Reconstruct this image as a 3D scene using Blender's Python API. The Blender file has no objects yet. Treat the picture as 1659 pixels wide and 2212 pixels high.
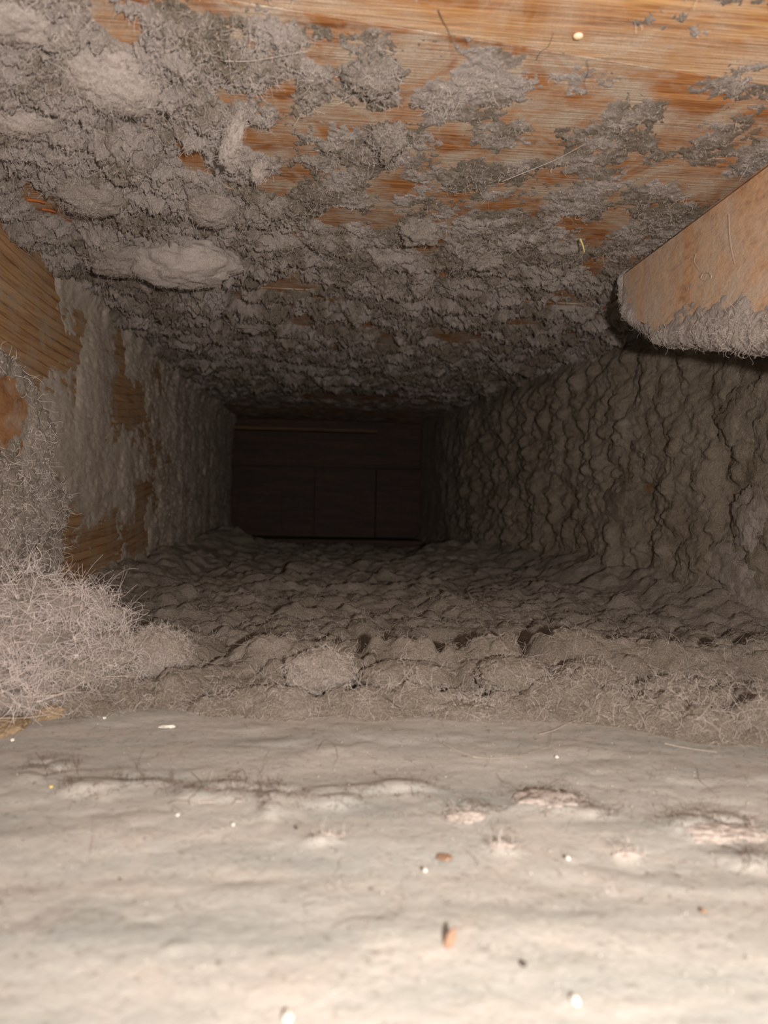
import bpy, bmesh, math
import numpy as np
from mathutils import Vector, Matrix

S = bpy.context.scene
C = S.collection

# ------------------------------------------------------------------ camera
F, W, H = 1600.0, 1659, 2212
VPX, VPY = 700.0, 1080.0            # where the duct's axis (+Y) vanishes
yaw, pitch, roll = math.atan((W/2-VPX)/F), math.atan((H/2-VPY)/F), math.radians(1.2)
fwd = Vector((math.sin(yaw)*math.cos(pitch), math.cos(yaw)*math.cos(pitch), -math.sin(pitch)))
r0 = fwd.cross(Vector((0, 0, 1))).normalized()
u0 = r0.cross(fwd).normalized()
rgt = r0*math.cos(roll) + u0*math.sin(roll)
upv = u0*math.cos(roll) - r0*math.sin(roll)
cd = bpy.data.cameras.new('camera')
cam = bpy.data.objects.new('camera', cd); C.objects.link(cam)
cam.matrix_world = Matrix((( rgt.x, upv.x, -fwd.x, 0), (rgt.y, upv.y, -fwd.y, 0), (rgt.z, upv.z, -fwd.z, 0), (0, 0, 0, 1)))
cd.sensor_fit = 'VERTICAL'; cd.sensor_height = 36; cd.sensor_width = 27; cd.lens = 36*F/H
cd.clip_start = 0.005; cd.clip_end = 50
cd.dof.use_dof = True; cd.dof.focus_distance = 0.40; cd.dof.aperture_fstop = 15
S.camera = cam

# ------------------------------------------------------------------ world, lamps, exposure
w = bpy.data.worlds.new('world'); S.world = w; w.use_nodes = True
w.node_tree.nodes['Background'].inputs[0].default_value = (1.0, 0.93, 0.86, 1)
w.node_tree.nodes['Background'].inputs[1].default_value = 0.31
ld = bpy.data.lights.new('flash', 'SPOT'); ld.energy = 2.75; ld.color = (1.0, 0.93, 0.85)
ld.spot_size = math.radians(150); ld.spot_blend = 1.0; ld.shadow_soft_size = 0.005
lo = bpy.data.objects.new('flash', ld); C.objects.link(lo)
lo.location = (0.034, -0.055, 0.004)
lo.rotation_euler = Vector((0.03, 1, 0.10)).to_track_quat('-Z', 'Y').to_euler()
S.view_settings.view_transform = 'Standard'; S.view_settings.look = 'None'
S.view_settings.gamma = 1; S.view_settings.use_curve_mapping = False
S.view_settings.exposure = 1.6

# ------------------------------------------------------------------ layout (metres)
XL, ZF, ZC, YB = -0.179, -0.086, 0.153, 1.45
def XR(y): return 0.19 + (1.43-y)*0.098          # the right joist stands a little askew
def ray(px, py):
    return fwd + rgt*((px-W/2)/F) - upv*((py-H/2)/F)
def hit_z(px, py, z):
    d = ray(px, py); return d*(z/d.z)
def hit_x(px, py, x):
    d = ray(px, py); return d*(x/d.x)
def hit_y(px, py, y):
    d = ray(px, py); return d*(y/d.y)
def hit_r(px, py):
    d = ray(px, py); t = (0.19+1.43*0.098)/(d.x+0.098*d.y); return d*t

# ------------------------------------------------------------------ numpy noise
rng = np.random.RandomState(7)
def _hash(i, j, s):
    i = i.astype(np.int64); j = j.astype(np.int64)
    n = (i*374761393 + j*668265263 + s*2246822519) & 0xffffffff
    n = ((n ^ (n >> 13))*1274126177) & 0xffffffff
    n = ((n ^ (n >> 15))*2654435761) & 0xffffffff
    return ((n ^ (n >> 16)) & 0xffff)/65535.0
def perlin(x, y, s=0):
    i, j = np.floor(x), np.floor(y); fx, fy = x-i, y-j
    u, v = fx*fx*fx*(fx*(fx*6-15)+10), fy*fy*fy*(fy*(fy*6-15)+10)
    def g(a, b):
        t = _hash(i+a, j+b, s)*6.28318
        return np.cos(t)*(fx-a) + np.sin(t)*(fy-b)
    a, b, c, d = g(0, 0), g(1, 0), g(0, 1), g(1, 1)
    return (a*(1-u)+b*u)*(1-v) + (c*(1-u)+d*u)*v
def fbm(x, y, s=0, o=4, gain=.5):
    r = 0; a = 1.0
    for k in range(o):
        r = r + a*perlin(x, y, s+k*17); x = x*2.03+3.1; y = y*2.03+1.7; a *= gain
    return r
def ridged(x, y, s=0, o=3):
    r = 0; a = 1.0
    for k in range(o):
        r = r + a*(1-2.2*np.abs(perlin(x, y, s+k*31))); x = x*2.1+5.3; y = y*2.1+2.9; a *= .5
    return r
def puffs(x, y, s=0, r0=.55, r1=.5):
    """cauliflower bumps: the union of round lumps jittered on a unit grid, 0..1"""
    i, j = np.floor(x), np.floor(y); out = np.zeros_like(x)
    for a in (-1, 0, 1):
        for b in (-1, 0, 1):
            ci, cj = i+a, j+b
            dx = ci + _hash(ci, cj, s+1) - x; dy = cj + _hash(ci, cj, s+2) - y
            r = r0 + r1*_hash(ci, cj, s+3)
            out = np.maximum(out, (0.35+0.65*_hash(ci, cj, s+4))*np.sqrt(np.maximum(0, 1-(dx*dx+dy*dy)/(r*r))))
    return out
def blobs(X, Y, lst):
    r = np.zeros_like(X)
    for (cx, cy, sx, sy, a) in lst:
        r += a*np.exp(-(((X-cx)/sx)**2 + ((Y-cy)/sy)**2))
    return r
def sst(a, b, x):
    t = np.clip((x-a)/(b-a), 0, 1); return t*t*(3-2*t)

def soft(a, n=2):
    for _ in range(n):
        p = np.pad(a, 1, mode='edge')
        a = (p[:-2, 1:-1]+p[2:, 1:-1]+p[1:-1, :-2]+p[1:-1, 2:]+4*p[1:-1, 1:-1])/8
    return a

# ------------------------------------------------------------------ materials
def mat(name):
    m = bpy.data.materials.new(name); m.use_nodes = True
    nt = m.node_tree; b = nt.nodes['Principled BSDF']
    b.inputs['Roughness'].default_value = 1.0; b.inputs['Specular IOR Level'].default_value = 0.05
    return m, nt, b
def nd(nt, t, **kw):
    n = nt.nodes.new(t)
    for k, v in kw.items(): setattr(n, k, v)
    return n
def coords(nt, scale, kind='Object', rot=(0, 0, 0)):
    tc = nd(nt, 'ShaderNodeTexCoord'); mp = nd(nt, 'ShaderNodeMapping')
    mp.inputs['Scale'].default_value = scale; mp.inputs['Rotation'].default_value = rot
    nt.links.new(tc.outputs[kind], mp.inputs[0]); return mp.outputs[0]
def noise(nt, vec, scale, detail=4, rough=.6, dist=0):
    n = nd(nt, 'ShaderNodeTexNoise'); n.inputs['Scale'].default_value = scale
    n.inputs['Detail'].default_value = detail; n.inputs['Roughness'].default_value = rough
    n.inputs['Distortion'].default_value = dist
    nt.links.new(vec, n.inputs['Vector']); return n.outputs['Fac']
def ramp(nt, fac, stops):
    r = nd(nt, 'ShaderNodeValToRGB'); e = r.color_ramp.elements
    while len(e) < len(stops): e.new(0.5)
    for k, (p, c) in enumerate(stops):
        e[k].position = p; e[k].color = (c[0], c[1], c[2], 1) if not isinstance(c, float) else (c, c, c, 1)
    nt.links.new(fac, r.inputs[0]); return r.outputs[0]
def mix(nt, fac, a, b, mode='MIX'):
    m = nd(nt, 'ShaderNodeMix', data_type='RGBA', blend_type=mode)
    for sock, v in ((m.inputs[0], fac), (m.inputs[6], a), (m.inputs[7], b)):
        if isinstance(v, bpy.types.NodeSocket): nt.links.new(v, sock)
        elif isinstance(v, tuple): sock.default_value = (*v, 1)
        else: sock.default_value = v
    return m.outputs[2]
def bump(nt, b, hgt, strength, dist):
    n = nd(nt, 'ShaderNodeBump'); n.inputs['Strength'].default_value = strength; n.inputs['Distance'].default_value = dist
    nt.links.new(hgt, n.inputs['Height']); nt.links.new(n.outputs[0], b.inputs['Normal'])

def dust_mat(name, dark, mid, light, fine=900., bs=1., bd=.0022):
    """lint: colour wanders at two sizes; thick airy lint (attribute 'loft') is paler than the thin old film"""
    m, nt, b = mat(name); v = coords(nt, (1, 1, 1))
    n1 = noise(nt, v, 30, 6, .66, .5); n2 = noise(nt, v, fine, 5, .75, 1.8); n3 = noise(nt, v, fine*.28, 4, .7, 1.2)
    at = nd(nt, 'ShaderNodeAttribute', attribute_name='loft')
    ad = nd(nt, 'ShaderNodeMath', operation='MULTIPLY_ADD'); nt.links.new(at.outputs['Fac'], ad.inputs[0]); ad.inputs[1].default_value = .55; nt.links.new(n1, ad.inputs[2])
    c = ramp(nt, ad.outputs[0], [(.30, dark), (.50, mid), (.72, light)])
    k = ramp(nt, n2, [(.3, (.60, .58, .55)), (.5, (1., 1., 1.)), (.72, (1.18, 1.17, 1.16))])
    nt.links.new(mix(nt, 1.0, c, k, 'MULTIPLY'), b.inputs['Base Color'])
    su = nd(nt, 'ShaderNodeMath', operation='MULTIPLY_ADD'); nt.links.new(n3, su.inputs[0]); su.inputs[1].default_value = 1.6; nt.links.new(n2, su.inputs[2])
    bump(nt, b, su.outputs[0], bs, bd); return m
DUST = dust_mat('lint_dust', (.30, .245, .195), (.455, .38, .33), (.57, .485, .445))
DUST_PALE = dust_mat('pale_lint', (.38, .32, .285), (.47, .40, .362), (.54, .46, .425), 1100, .8, .0016)
DUST_WALL = dust_mat('wall_dust', (.32, .262, .21), (.45, .375, .315), (.55, .465, .41), 900, .5, .0009)
DUST_FLUFF = dust_mat('fluff', (.30, .257, .23), (.345, .295, .268), (.38, .322, .30), 1300, .35, .0005)
DUST_BROWN = dust_mat('brown_dust', (.25, .195, .145), (.34, .277, .215), (.42, .355, .29), 800)
DUST_FLOOR = dust_mat('floor_lint', (.27, .225, .18), (.36, .30, .25), (.44, .37, .325), 900)

def wood_mat(name, cols, scale, film=(.42, .66), filmcol=(.47, .38, .31), film_scale=40., rot=(0, 0, 0), ring=None):
    """grain runs along the axis with the small scale; a thin film of dust lies in patches"""
    m, nt, b = mat(name); v = coords(nt, scale, rot=rot); vo = coords(nt, (1, 1, 1))
    g = noise(nt, v, 1.0, 6, .65, .6)
    c = ramp(nt, g, [(.25, cols[0]), (.45, cols[1]), (.58, cols[2]), (.75, cols[3])])
    v2 = coords(nt, tuple(4*s for s in scale), rot=rot); g2 = noise(nt, v2, 1.0, 3, .7, .2)
    c = mix(nt, .8, c, ramp(nt, g2, [(.35, (.62, .55, .5)), (.5, (1., 1., 1.)), (.7, (1.15, 1.15, 1.1))]), 'MULTIPLY')
    if ring: c = ring(nt, c)
    f = noise(nt, vo, film_scale, 7, .68, .5)
    fm = ramp(nt, f, [(film[0], 0.0), (film[1], 1.0)])
    fine = noise(nt, vo, 1400, 3, .7, 1.)
    fc = mix(nt, 1.0, filmcol, ramp(nt, fine, [(.3, (.7, .68, .66)), (.6, (1.1, 1.1, 1.1))]), 'MULTIPLY')
    nt.links.new(mix(nt, fm, c, fc), b.inputs['Base Color'])
    b.inputs['Roughness'].default_value = .62; b.inputs['Specular IOR Level'].default_value = .35
    bump(nt, b, g2, .55, .0012); return m
OR = [(.12, .04, .014), (.29, .115, .038), (.39, .175, .065), (.48, .25, .11)]
WOOD_CEIL = wood_mat('orange_subfloor_board', OR, (9, 190, 190), film=(.40, .60), filmcol=(.42, .33, .255))
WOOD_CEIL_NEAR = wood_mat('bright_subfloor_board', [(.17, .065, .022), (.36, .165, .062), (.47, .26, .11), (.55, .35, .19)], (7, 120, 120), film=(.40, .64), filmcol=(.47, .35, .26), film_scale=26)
def joist_rings(nt, c):
    v = coords(nt, (1, 1, 1))
    wv = nd(nt, 'ShaderNodeTexWave', wave_type='RINGS', rings_direction='X', wave_profile='SAW')
    mp = nd(nt, 'ShaderNodeMapping'); mp.inputs['Location'].default_value = (0, -.29, -.50); mp.inputs['Scale'].default_value = (.3, .55, 1.)
    nt.links.new(v, mp.inputs[0]); nt.links.new(mp.outputs[0], wv.inputs[0])
    wv.inputs['Scale'].default_value = 48; wv.inputs['Distortion'].default_value = .8; wv.inputs['Detail'].default_value = 2
    wv.inputs['Detail Scale'].default_value = .6
    k = ramp(nt, wv.outputs['Fac'], [(0., (.45, .32, .25)), (.07, (.62, .5, .42)), (.16, (1., 1., 1.)), (.9, (1., .97, .93)), (1., (.7, .6, .5))])
    return mix(nt, .85, c, k, 'MULTIPLY')
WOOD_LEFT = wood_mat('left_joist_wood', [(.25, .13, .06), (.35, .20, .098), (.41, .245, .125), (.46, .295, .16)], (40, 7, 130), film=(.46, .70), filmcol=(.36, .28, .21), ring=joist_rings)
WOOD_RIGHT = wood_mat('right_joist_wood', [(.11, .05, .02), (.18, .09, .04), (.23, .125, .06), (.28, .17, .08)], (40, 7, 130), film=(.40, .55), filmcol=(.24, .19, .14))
WOOD_BLOCK = wood_mat('orange_timber', [(.43, .22, .115), (.50, .275, .15), (.54, .31, .175), (.57, .35, .21)], (20, 22, 45), film=(.36, .62), filmcol=(.50, .385, .30), film_scale=24)
WOOD_STUB = wood_mat('left_timber', [(.16, .07, .03), (.24, .115, .05), (.29, .15, .075), (.35, .21, .12)], (20, 22, 60), film=(.5, .72), filmcol=(.33, .27, .23))
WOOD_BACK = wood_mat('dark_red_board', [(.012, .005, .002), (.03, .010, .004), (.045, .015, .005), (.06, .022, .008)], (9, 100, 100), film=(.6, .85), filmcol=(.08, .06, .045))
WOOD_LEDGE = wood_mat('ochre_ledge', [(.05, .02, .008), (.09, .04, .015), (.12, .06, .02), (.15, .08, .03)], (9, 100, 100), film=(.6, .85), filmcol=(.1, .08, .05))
SILL = wood_mat('grey_sill', [(.25, .235, .21), (.29, .275, .25), (.32, .305, .28), (.35, .33, .3)], (6, 80, 80), film=(.35, .7), filmcol=(.36, .31, .275))

def sill_dust_mat():
    m, nt, b = mat('sill_dust'); v = coords(nt, (1, 1, 1))
    st = noise(nt, coords(nt, (10, 46, 46)), 1.0, 6, .6, .6)
    c = ramp(nt, st, [(.33, (.26, .262, .25)), (.46, (.325, .312, .29)), (.6, (.365, .338, .312)), (.75, (.39, .36, .337))])
    pk = noise(nt, v, 45, 6, .7, .8)
    c = mix(nt, ramp(nt, pk, [(.5, 0.), (.72, .75)]), c, (.40, .345, .312))
    sp = noise(nt, v, 420, 4, .72, 1.2)
    c = mix(nt, 1., c, ramp(nt, sp, [(.28, (.60, .56, .52)), (.43, (1., 1., 1.)), (.7, (1.08, 1.08, 1.08))]), 'MULTIPLY')
    nt.links.new(c, b.inputs['Base Color']); bump(nt, b, sp, .45, .0006); return m
SILL_DUST = sill_dust_mat()
def plain(name, col, rough=1., spec=.05, em=None):
    m, nt, b = mat(name); v = coords(nt, (1, 1, 1)); n = noise(nt, v, 700, 3)
    nt.links.new(ramp(nt, n, [(.3, tuple(.78*x for x in col)), (.7, tuple(min(1, 1.1*x) for x in col))]), b.inputs['Base Color'])
    b.inputs['Roughness'].default_value = rough; b.inputs['Specular IOR Level'].default_value = spec
    return m
FIBRE_PINK = plain('pinkish_fibre', (.64, .545, .515)); FIBRE = plain('pale_fibre', (.53, .455, .415)); FIBRE_GREY = plain('grey_fibre', (.32, .27, .23))
HAIR_PALE = plain('pale_hair', (.52, .43, .35), .5, .4); HAIR_DARK = plain('dark_hair', (.11, .075, .055), .6, .3)
WHITE = plain('white_plaster', (.60, .56, .50), .7, .3); OCHRE = plain('ochre_sawdust', (.27, .195, .125))
BROWN = plain('brown_flake', (.26, .16, .11)); BLACK = plain('black_speck', (.06, .05, .045)); STRAW = plain('straw_splinter', (.62, .50, .16), .4, .5)
AMBER = plain('orange_splinter', (.42, .13, .035), .3, .5)
SAP, _nt, _b = mat('glossy_resin'); _b.inputs['Base Color'].default_value = (.80, .55, .36, 1); _b.inputs['Roughness'].default_value = .12; _b.inputs['Specular IOR Level'].default_value = .9; _b.inputs['Coat Weight'].default_value = 1.
STEEL, _nt, _b = mat('bright_steel'); _b.inputs['Base Color'].default_value = (.85, .83, .8, 1); _b.inputs['Metallic'].default_value = 1.; _b.inputs['Roughness'].default_value = .3

# ------------------------------------------------------------------ object helpers
def tag(o, label=None, cat=None, group=None, kind=None):
    for k, v in (('label', label), ('category', cat), ('group', group), ('kind', kind)):
        if v: o[k] = v
    return o
def link(name, me, m, parent=None):
    o = bpy.data.objects.new(name, me); C.objects.link(o)
    if m: me.materials.append(m)
    if parent: o.parent = parent
    return o
def raw_mesh(name, V, Q, smooth=True):
    """V (n,3) float, Q (m,k) int -> mesh, fast"""
    me = bpy.data.meshes.new(name); k = Q.shape[1]
    me.vertices.add(len(V)); me.vertices.foreach_set('co', V.astype(np.float32).ravel())
    me.loops.add(Q.size); me.loops.foreach_set('vertex_index', Q.astype(np.int32).ravel())
    me.polygons.add(len(Q)); me.polygons.foreach_set('loop_start', np.arange(0, Q.size, k, dtype=np.int32))
    me.polygons.foreach_set('use_smooth', np.full(len(Q), smooth))
    me.update(calc_edges=True); return me
def grid_mesh(name, P, keep, flip=False, loft=None):
    """P (a,b,3) points, keep (a,b) bool: quads with a kept corner; unused vertices dropped"""
    a, b = keep.shape; idx = np.arange(a*b).reshape(a, b)
    q = np.stack([idx[:-1, :-1], idx[1:, :-1], idx[1:, 1:], idx[:-1, 1:]], -1)
    k = keep[:-1, :-1] | keep[1:, :-1] | keep[1:, 1:] | keep[:-1, 1:]
    q = q[k]
    if flip: q = q[:, ::-1]
    used = np.unique(q); re = np.zeros(a*b, np.int64); re[used] = np.arange(len(used))
    me = raw_mesh(name, P.reshape(-1, 3)[used], re[q])
    if loft is not None:
        me.attributes.new('loft', 'FLOAT', 'POINT').data.foreach_set('value', loft.ravel()[used].astype(np.float32))
    return me
def box_bm(bm, lo_, hi_, bev=0.):
    r = bmesh.ops.create_cube(bm, size=1)
    for v in r['verts']:
        v.co = Vector([lo_[k] + (hi_[k]-lo_[k])*(v.co[k]+.5) for k in range(3)])
    if bev:
        bmesh.ops.bevel(bm, geom=list({e for v in r['verts'] for e in v.link_edges}), offset=bev, segments=2, affect='EDGES')
def bm_obj(name, bm, m, parent=None, smooth=False):
    me = bpy.data.meshes.new(name); bm.to_mesh(me); bm.free()
    if smooth: me.polygons.foreach_set('use_smooth', np.full(len(me.polygons), True))
    return link(name, me, m, parent)
def box(name, lo_, hi_, m, parent=None, bev=.001):
    bm = bmesh.new(); box_bm(bm, lo_, hi_, bev); return bm_obj(name, bm, m, parent)

def fibres(name, roots, normals, n, length, radius, m, parent=None, curl=1.0, flat=.5, pts=7, seed=0):
    """short curled fibres growing from points on a lint surface (hair curves)"""
    rg = np.random.RandomState(seed+11)
    pick = rg.randint(0, len(roots), n); P = roots[pick]; N = normals[pick]
    t = rg.normal(size=(n, 3)); t -= (t*N).sum(1, keepdims=True)*N*flat*.9; t /= np.linalg.norm(t, axis=1, keepdims=True)+1e-9
    d = t + N*rg.uniform(0.05, .9, (n, 1)); d /= np.linalg.norm(d, axis=1, keepdims=True)
    L = length*rg.uniform(.35, 1.5, n)**1.3
    ax = rg.normal(size=(n, 3)); ax /= np.linalg.norm(ax, axis=1, keepdims=True)
    om = rg.normal(size=n)*curl*2.6/(pts-1)*1.6
    out = np.zeros((n, pts, 3)); out[:, 0] = P - d*L[:, None]*.12; cur = d
    for k in range(1, pts):
        out[:, k] = out[:, k-1] + cur*(L/(pts-1))[:, None]
        c, s = np.cos(om)[:, None], np.sin(om)[:, None]
        cur = cur*c + np.cross(ax, cur)*s + rg.normal(size=(n, 3))*.10*curl
        cur /= np.linalg.norm(cur, axis=1, keepdims=True)
    hc = bpy.data.hair_curves.new(name); hc.add_curves([pts]*n)
    hc.position_data.foreach_set('vector', out.astype(np.float32).ravel())
    rr = np.repeat(radius*rg.uniform(.5, 1.3, n)[:, None], pts, 1)*np.linspace(1, .55, pts)[None]
    at = hc.attributes.get('radius') or hc.attributes.new('radius', 'FLOAT', 'POINT')
    at.data.foreach_set('value', rr.astype(np.float32).ravel())
    o = bpy.data.objects.new(name, hc); C.objects.link(o); hc.materials.append(m)
    if parent: o.parent = parent
    o['kind'] = 'stuff'
    return o
def grid_normals(P, sign):
    du = np.gradient(P, axis=0); dv = np.gradient(P, axis=1); n = np.cross(du, dv)*sign
    return n/(np.linalg.norm(n, axis=2, keepdims=True)+1e-12)

# ================================================================== STRUCTURE
def struct(o): o['kind'] = 'structure'; return o
ceil_root = struct(bpy.data.objects.new('ceiling', None)); C.objects.link(ceil_root)
# subfloor boards laid a little askew over the joists; their seams, as (x, y) lines through two seen points
sA, sB = hit_z(1040, 88, ZC), hit_z(1659, 186, ZC)
def seam1(x): return sA.y + (x-sA.x)*(sB.y-sA.y)/(sB.x-sA.x)
seams = [lambda x: .06, seam1, lambda x: .55+.03*x, lambda x: .965+.03*x, lambda x: 1.36+.03*x, lambda x: 1.62]
for k in range(5):
    g0, g1 = .0003, .0003
    x0, x1 = -.34, .52; z = ZC + (0, .0003, .0001, -.0003, .0002)[k]
    bm = bmesh.new()
    N = 24; top, bot = [], []
    for r_, zz in ((bot, z), (top, z+.019)):
        for side, f, g in ((0, seams[k], g0), (1, seams[k+1], -g1)):
            for i in range(N+1):
                x = x0+(x1-x0)*i/N; r_.append(bm.verts.new((x, f(x)+g, zz)))
    M = N+1
    for i in range(N):
        bm.faces.new((bot[i], bot[M+i], bot[M+i+1], bot[i+1]))
        bm.faces.new((top[i], top[i+1], top[M+i+1], top[M+i]))
        bm.faces.new((bot[i], bot[i+1], top[i+1], top[i]))
        bm.faces.new((bot[M+i], top[M+i], top[M+i+1], bot[M+i+1]))
    bm.faces.new((bot[0], top[0], top[M], bot[M])); bm.faces.new((bot[N], bot[M+N], top[M+N], top[N]))
    bmesh.ops.recalc_face_normals(bm, faces=bm.faces[:])
    bmesh.ops.bevel(bm, geom=[e for e in bm.edges if abs(e.verts[0].co.z-z) < 1e-6 and abs(e.verts[1].co.z-z) < 1e-6 and len(e.link_faces) == 2 and abs(e.link_faces[0].normal.z-e.link_faces[1].normal.z) > .5], offset=.0003, segments=1, affect='EDGES')
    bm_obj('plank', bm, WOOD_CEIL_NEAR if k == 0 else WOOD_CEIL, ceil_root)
wl = struct(box('wall_left', (XL-.04, .16, ZF-.02), (XL, YB+.1, ZC), WOOD_LEFT))
bm = bmesh.new()
vs = [bm.verts.new((x, y, z)) for z in (ZF-.02, ZC) for (x, y) in ((XR(.12), .12), (XR(.12)+.05, .12), (XR(YB+.1)+.05, YB+.1), (XR(YB+.1), YB+.1))]
for f in ((0, 1, 2, 3), (7, 6, 5, 4), (0, 4, 5, 1), (1, 5, 6, 2), (2, 6, 7, 3), (3, 7, 4, 0)): bm.faces.new([vs[i] for i in f])
bmesh.ops.recalc_face_normals(bm, faces=bm.faces[:])
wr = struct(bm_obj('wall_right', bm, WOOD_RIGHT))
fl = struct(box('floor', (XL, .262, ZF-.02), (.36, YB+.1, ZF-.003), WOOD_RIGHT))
sill = struct(box('trim_1', (-.30, .03, ZF-.022), (.36, .262, ZF+.0015), SILL, bev=.003))
wb = struct(bpy.data.objects.new('wall_back', None)); C.objects.link(wb)
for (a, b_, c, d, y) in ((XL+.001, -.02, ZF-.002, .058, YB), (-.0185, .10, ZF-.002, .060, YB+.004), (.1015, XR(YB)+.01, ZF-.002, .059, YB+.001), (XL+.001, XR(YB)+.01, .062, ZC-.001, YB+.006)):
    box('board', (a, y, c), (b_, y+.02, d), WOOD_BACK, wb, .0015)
box('light_stop', (XL-.04, YB+.03, ZF-.03), (XR(YB)+.06, YB+.05, ZC+.03), WOOD_BACK, wb, .001)  # unseen slab added behind the boards to block light leaking through their gaps
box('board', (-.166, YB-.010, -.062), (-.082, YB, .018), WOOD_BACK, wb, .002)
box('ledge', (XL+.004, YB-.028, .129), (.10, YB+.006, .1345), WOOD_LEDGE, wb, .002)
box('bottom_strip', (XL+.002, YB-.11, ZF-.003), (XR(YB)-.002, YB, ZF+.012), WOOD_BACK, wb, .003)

# ================================================================== CEILING DUST
def pc(px, py): p = hit_z(px, py, ZC); return p.x, p.y
def cb(lst):
    out = []
    for (px, py, rx, ry, a) in lst:
        x, y = pc(px, py); x2, _ = pc(px+rx, py); _, y2 = pc(px, py+ry)
        out.append((x, y, abs(x2-x), abs(y2-y), a))
    return out
nv, nu = 720, 760
Yv = .19*np.exp(np.linspace(0, math.log(1.42/.19), nv)); Sv = np.linspace(-.60, .76, nu)
Y = np.repeat(Yv[:, None], nu, 1); X = Y*Sv[None]
wx = X + .006*fbm(X*40, Y*40, 3, 3); wy = Y + .006*fbm(X*40, Y*40, 9, 3)
thick = sst(.33, .62, Y) * sst(1.32, 1.0, Y)
leftw = sst(.03, -.09, X)*sst(.7, .35, Y)
amp = .0015 + .0082*thick + .0065*leftw
big = puffs(wx*38, wy*28, 5, .45, .4); med = puffs(wx*95, wy*75, 21, .45, .4); sm = puffs(wx*250, wy*210, 41); ti = puffs(wx*560, wy*480, 51)
rag = fbm(X*300, Y*260, 61, 3, .6); fin = fbm(X*620, Y*560, 67, 2, .6)
wn = rng.normal(size=X.shape)
lump = soft(.44*big + .30*med, 2) + .17*sm + .07*ti + .13*rag + .24*fbm(wx*60, wy*50, 65, 3) + .02*wn
cov = fbm(X*26, Y*22, 77, 5, .62)                        # patchy cover
bias = -.12 + .22*thick + .30*leftw - .02*sst(.05, .2, X)*sst(.45, .3, Y)
bias = bias + .62*cov + .26*fbm(X*110, Y*90, 79, 3, .6) + .20*rag + .14*fin
bare = cb([(1500, 15, 200, 40, -.6), (900, 640, 60, 8, -.9), (1130, 690, 50, 10, -.8), (540, 640, 40, 10, -.8), (1060, 450, 40, 14, -.5), (680, 330, 40, 12, -.4), (900, 250, 50, 14, -.4), (1160, 300, 60, 12, -.4), (520, 210, 40, 14, -.4), (330, 400, 24, 10, -.6), (880, 740, 60, 8, -.8), (1220, 240, 90, 40, -.55), (560, 300, 60, 20, -.6), (410, 335, 60, 25, -.6), (600, 205, 50, 25, -.55), (790, 255, 60, 15, -.5),
           (720, 470, 50, 25, -.75), (450, 365, 40, 12, -.5), (1000, 335, 50, 15, -.6), (1120, 330, 60, 18, -.5), (1440, 375, 90, 20, -.75), (1300, 500, 30, 30, -.7),
           (820, 480, 40, 20, -.6), (980, 430, 50, 18, -.5), (620, 615, 80, 12, -.9), (720, 640, 60, 10, -.8), (1000, 725, 50, 16, -1.0), (780, 700, 60, 10, -.8),
           (1300, 110, 400, 60, -.55), (700, 20, 420, 35, -.5), (1500, 240, 200, 50, -.25), (690, 120, 90, 20, -.35), (1240, 640, 100, 30, -.25), (650, 690, 30, 12, -.9),
           (1400, 770, 80, 12, -1.), (760, 855, 160, 8, -1.0), (100, 440, 40, 25, -1.1), (140, 240, 40, 25, -.5), (260, 60, 45, 35, -.45), (600, 410, 26, 14, -.6), (1190, 330, 50, 16, -.4), (850, 400, 40, 14, -.5), (240, 445, 15, 12, -.6),
           (90, 140, 140, 120, .45), (240, 330, 200, 60, .25), (880, 560, 300, 20, .35), (1060, 520, 160, 25, .3), (830, 170, 60, 60, .35), (1050, 400, 100, 30, .2), (850, 620, 260, 30, .3), (1200, 560, 90, 25, .35), (340, 660, 120, 40, .45)])
bias = bias + blobs(X, Y, [(a, b, c*.9, d*.9, e*1.55 if e < 0 else e) for a, b, c, d, e in bare])
h = amp*(lump*1.6 + 1.15*np.minimum(bias, .75) - .40)
h = h + .0013*sst(-.2, .5, bias)*(fbm(X*170, Y*150, 8, 3)+.2)
inside = (X > XL-.004) & (X < XR(Y)+.004)
keep = (h > -.0002) & inside
Pc = np.stack([X, Y - .30*np.maximum(h, 0), ZC + .0003 - h], -1)
Nc = grid_normals(Pc, 1.0); Nc *= np.sign(-Nc[..., 2:3].mean())
me = grid_mesh('ceiling_dust', Pc, keep, flip=False, loft=np.clip(1.3*fbm(X*34, Y*28, 83, 5, .65)+.45*leftw*sst(.6, .3, Y)-.05, -.7, .7))
tag(link('ceiling_dust', me, DUST), 'patchy pinkish grey lint crust hanging from the orange ceiling boards', 'dust', kind='stuff')
m_ = keep & (h > .0009) & (Y < .85)
gr = np.abs(np.gradient(h, axis=0))/np.gradient(Y, axis=0) + np.abs(np.gradient(h, axis=1))/(np.abs(np.gradient(X, axis=1))+1e-9)
wgt = (gr > .35) & m_
tag(fibres('ceiling_lint_fibres', Pc[wgt], Nc[wgt], 24000, .0055, .00005, FIBRE, curl=1.3, seed=1), 'curled pale lint fibres hanging along the edges of the ceiling dust', 'lint')

mz = keep & (h > .0004) & (Y < .80)
tag(fibres('ceiling_fuzz', Pc[mz], Nc[mz], 42000, .0024, .000045, FIBRE, curl=1.6, flat=.3, pts=5, seed=12), 'soft pale fuzz all over the ceiling dust', 'lint')

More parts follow.
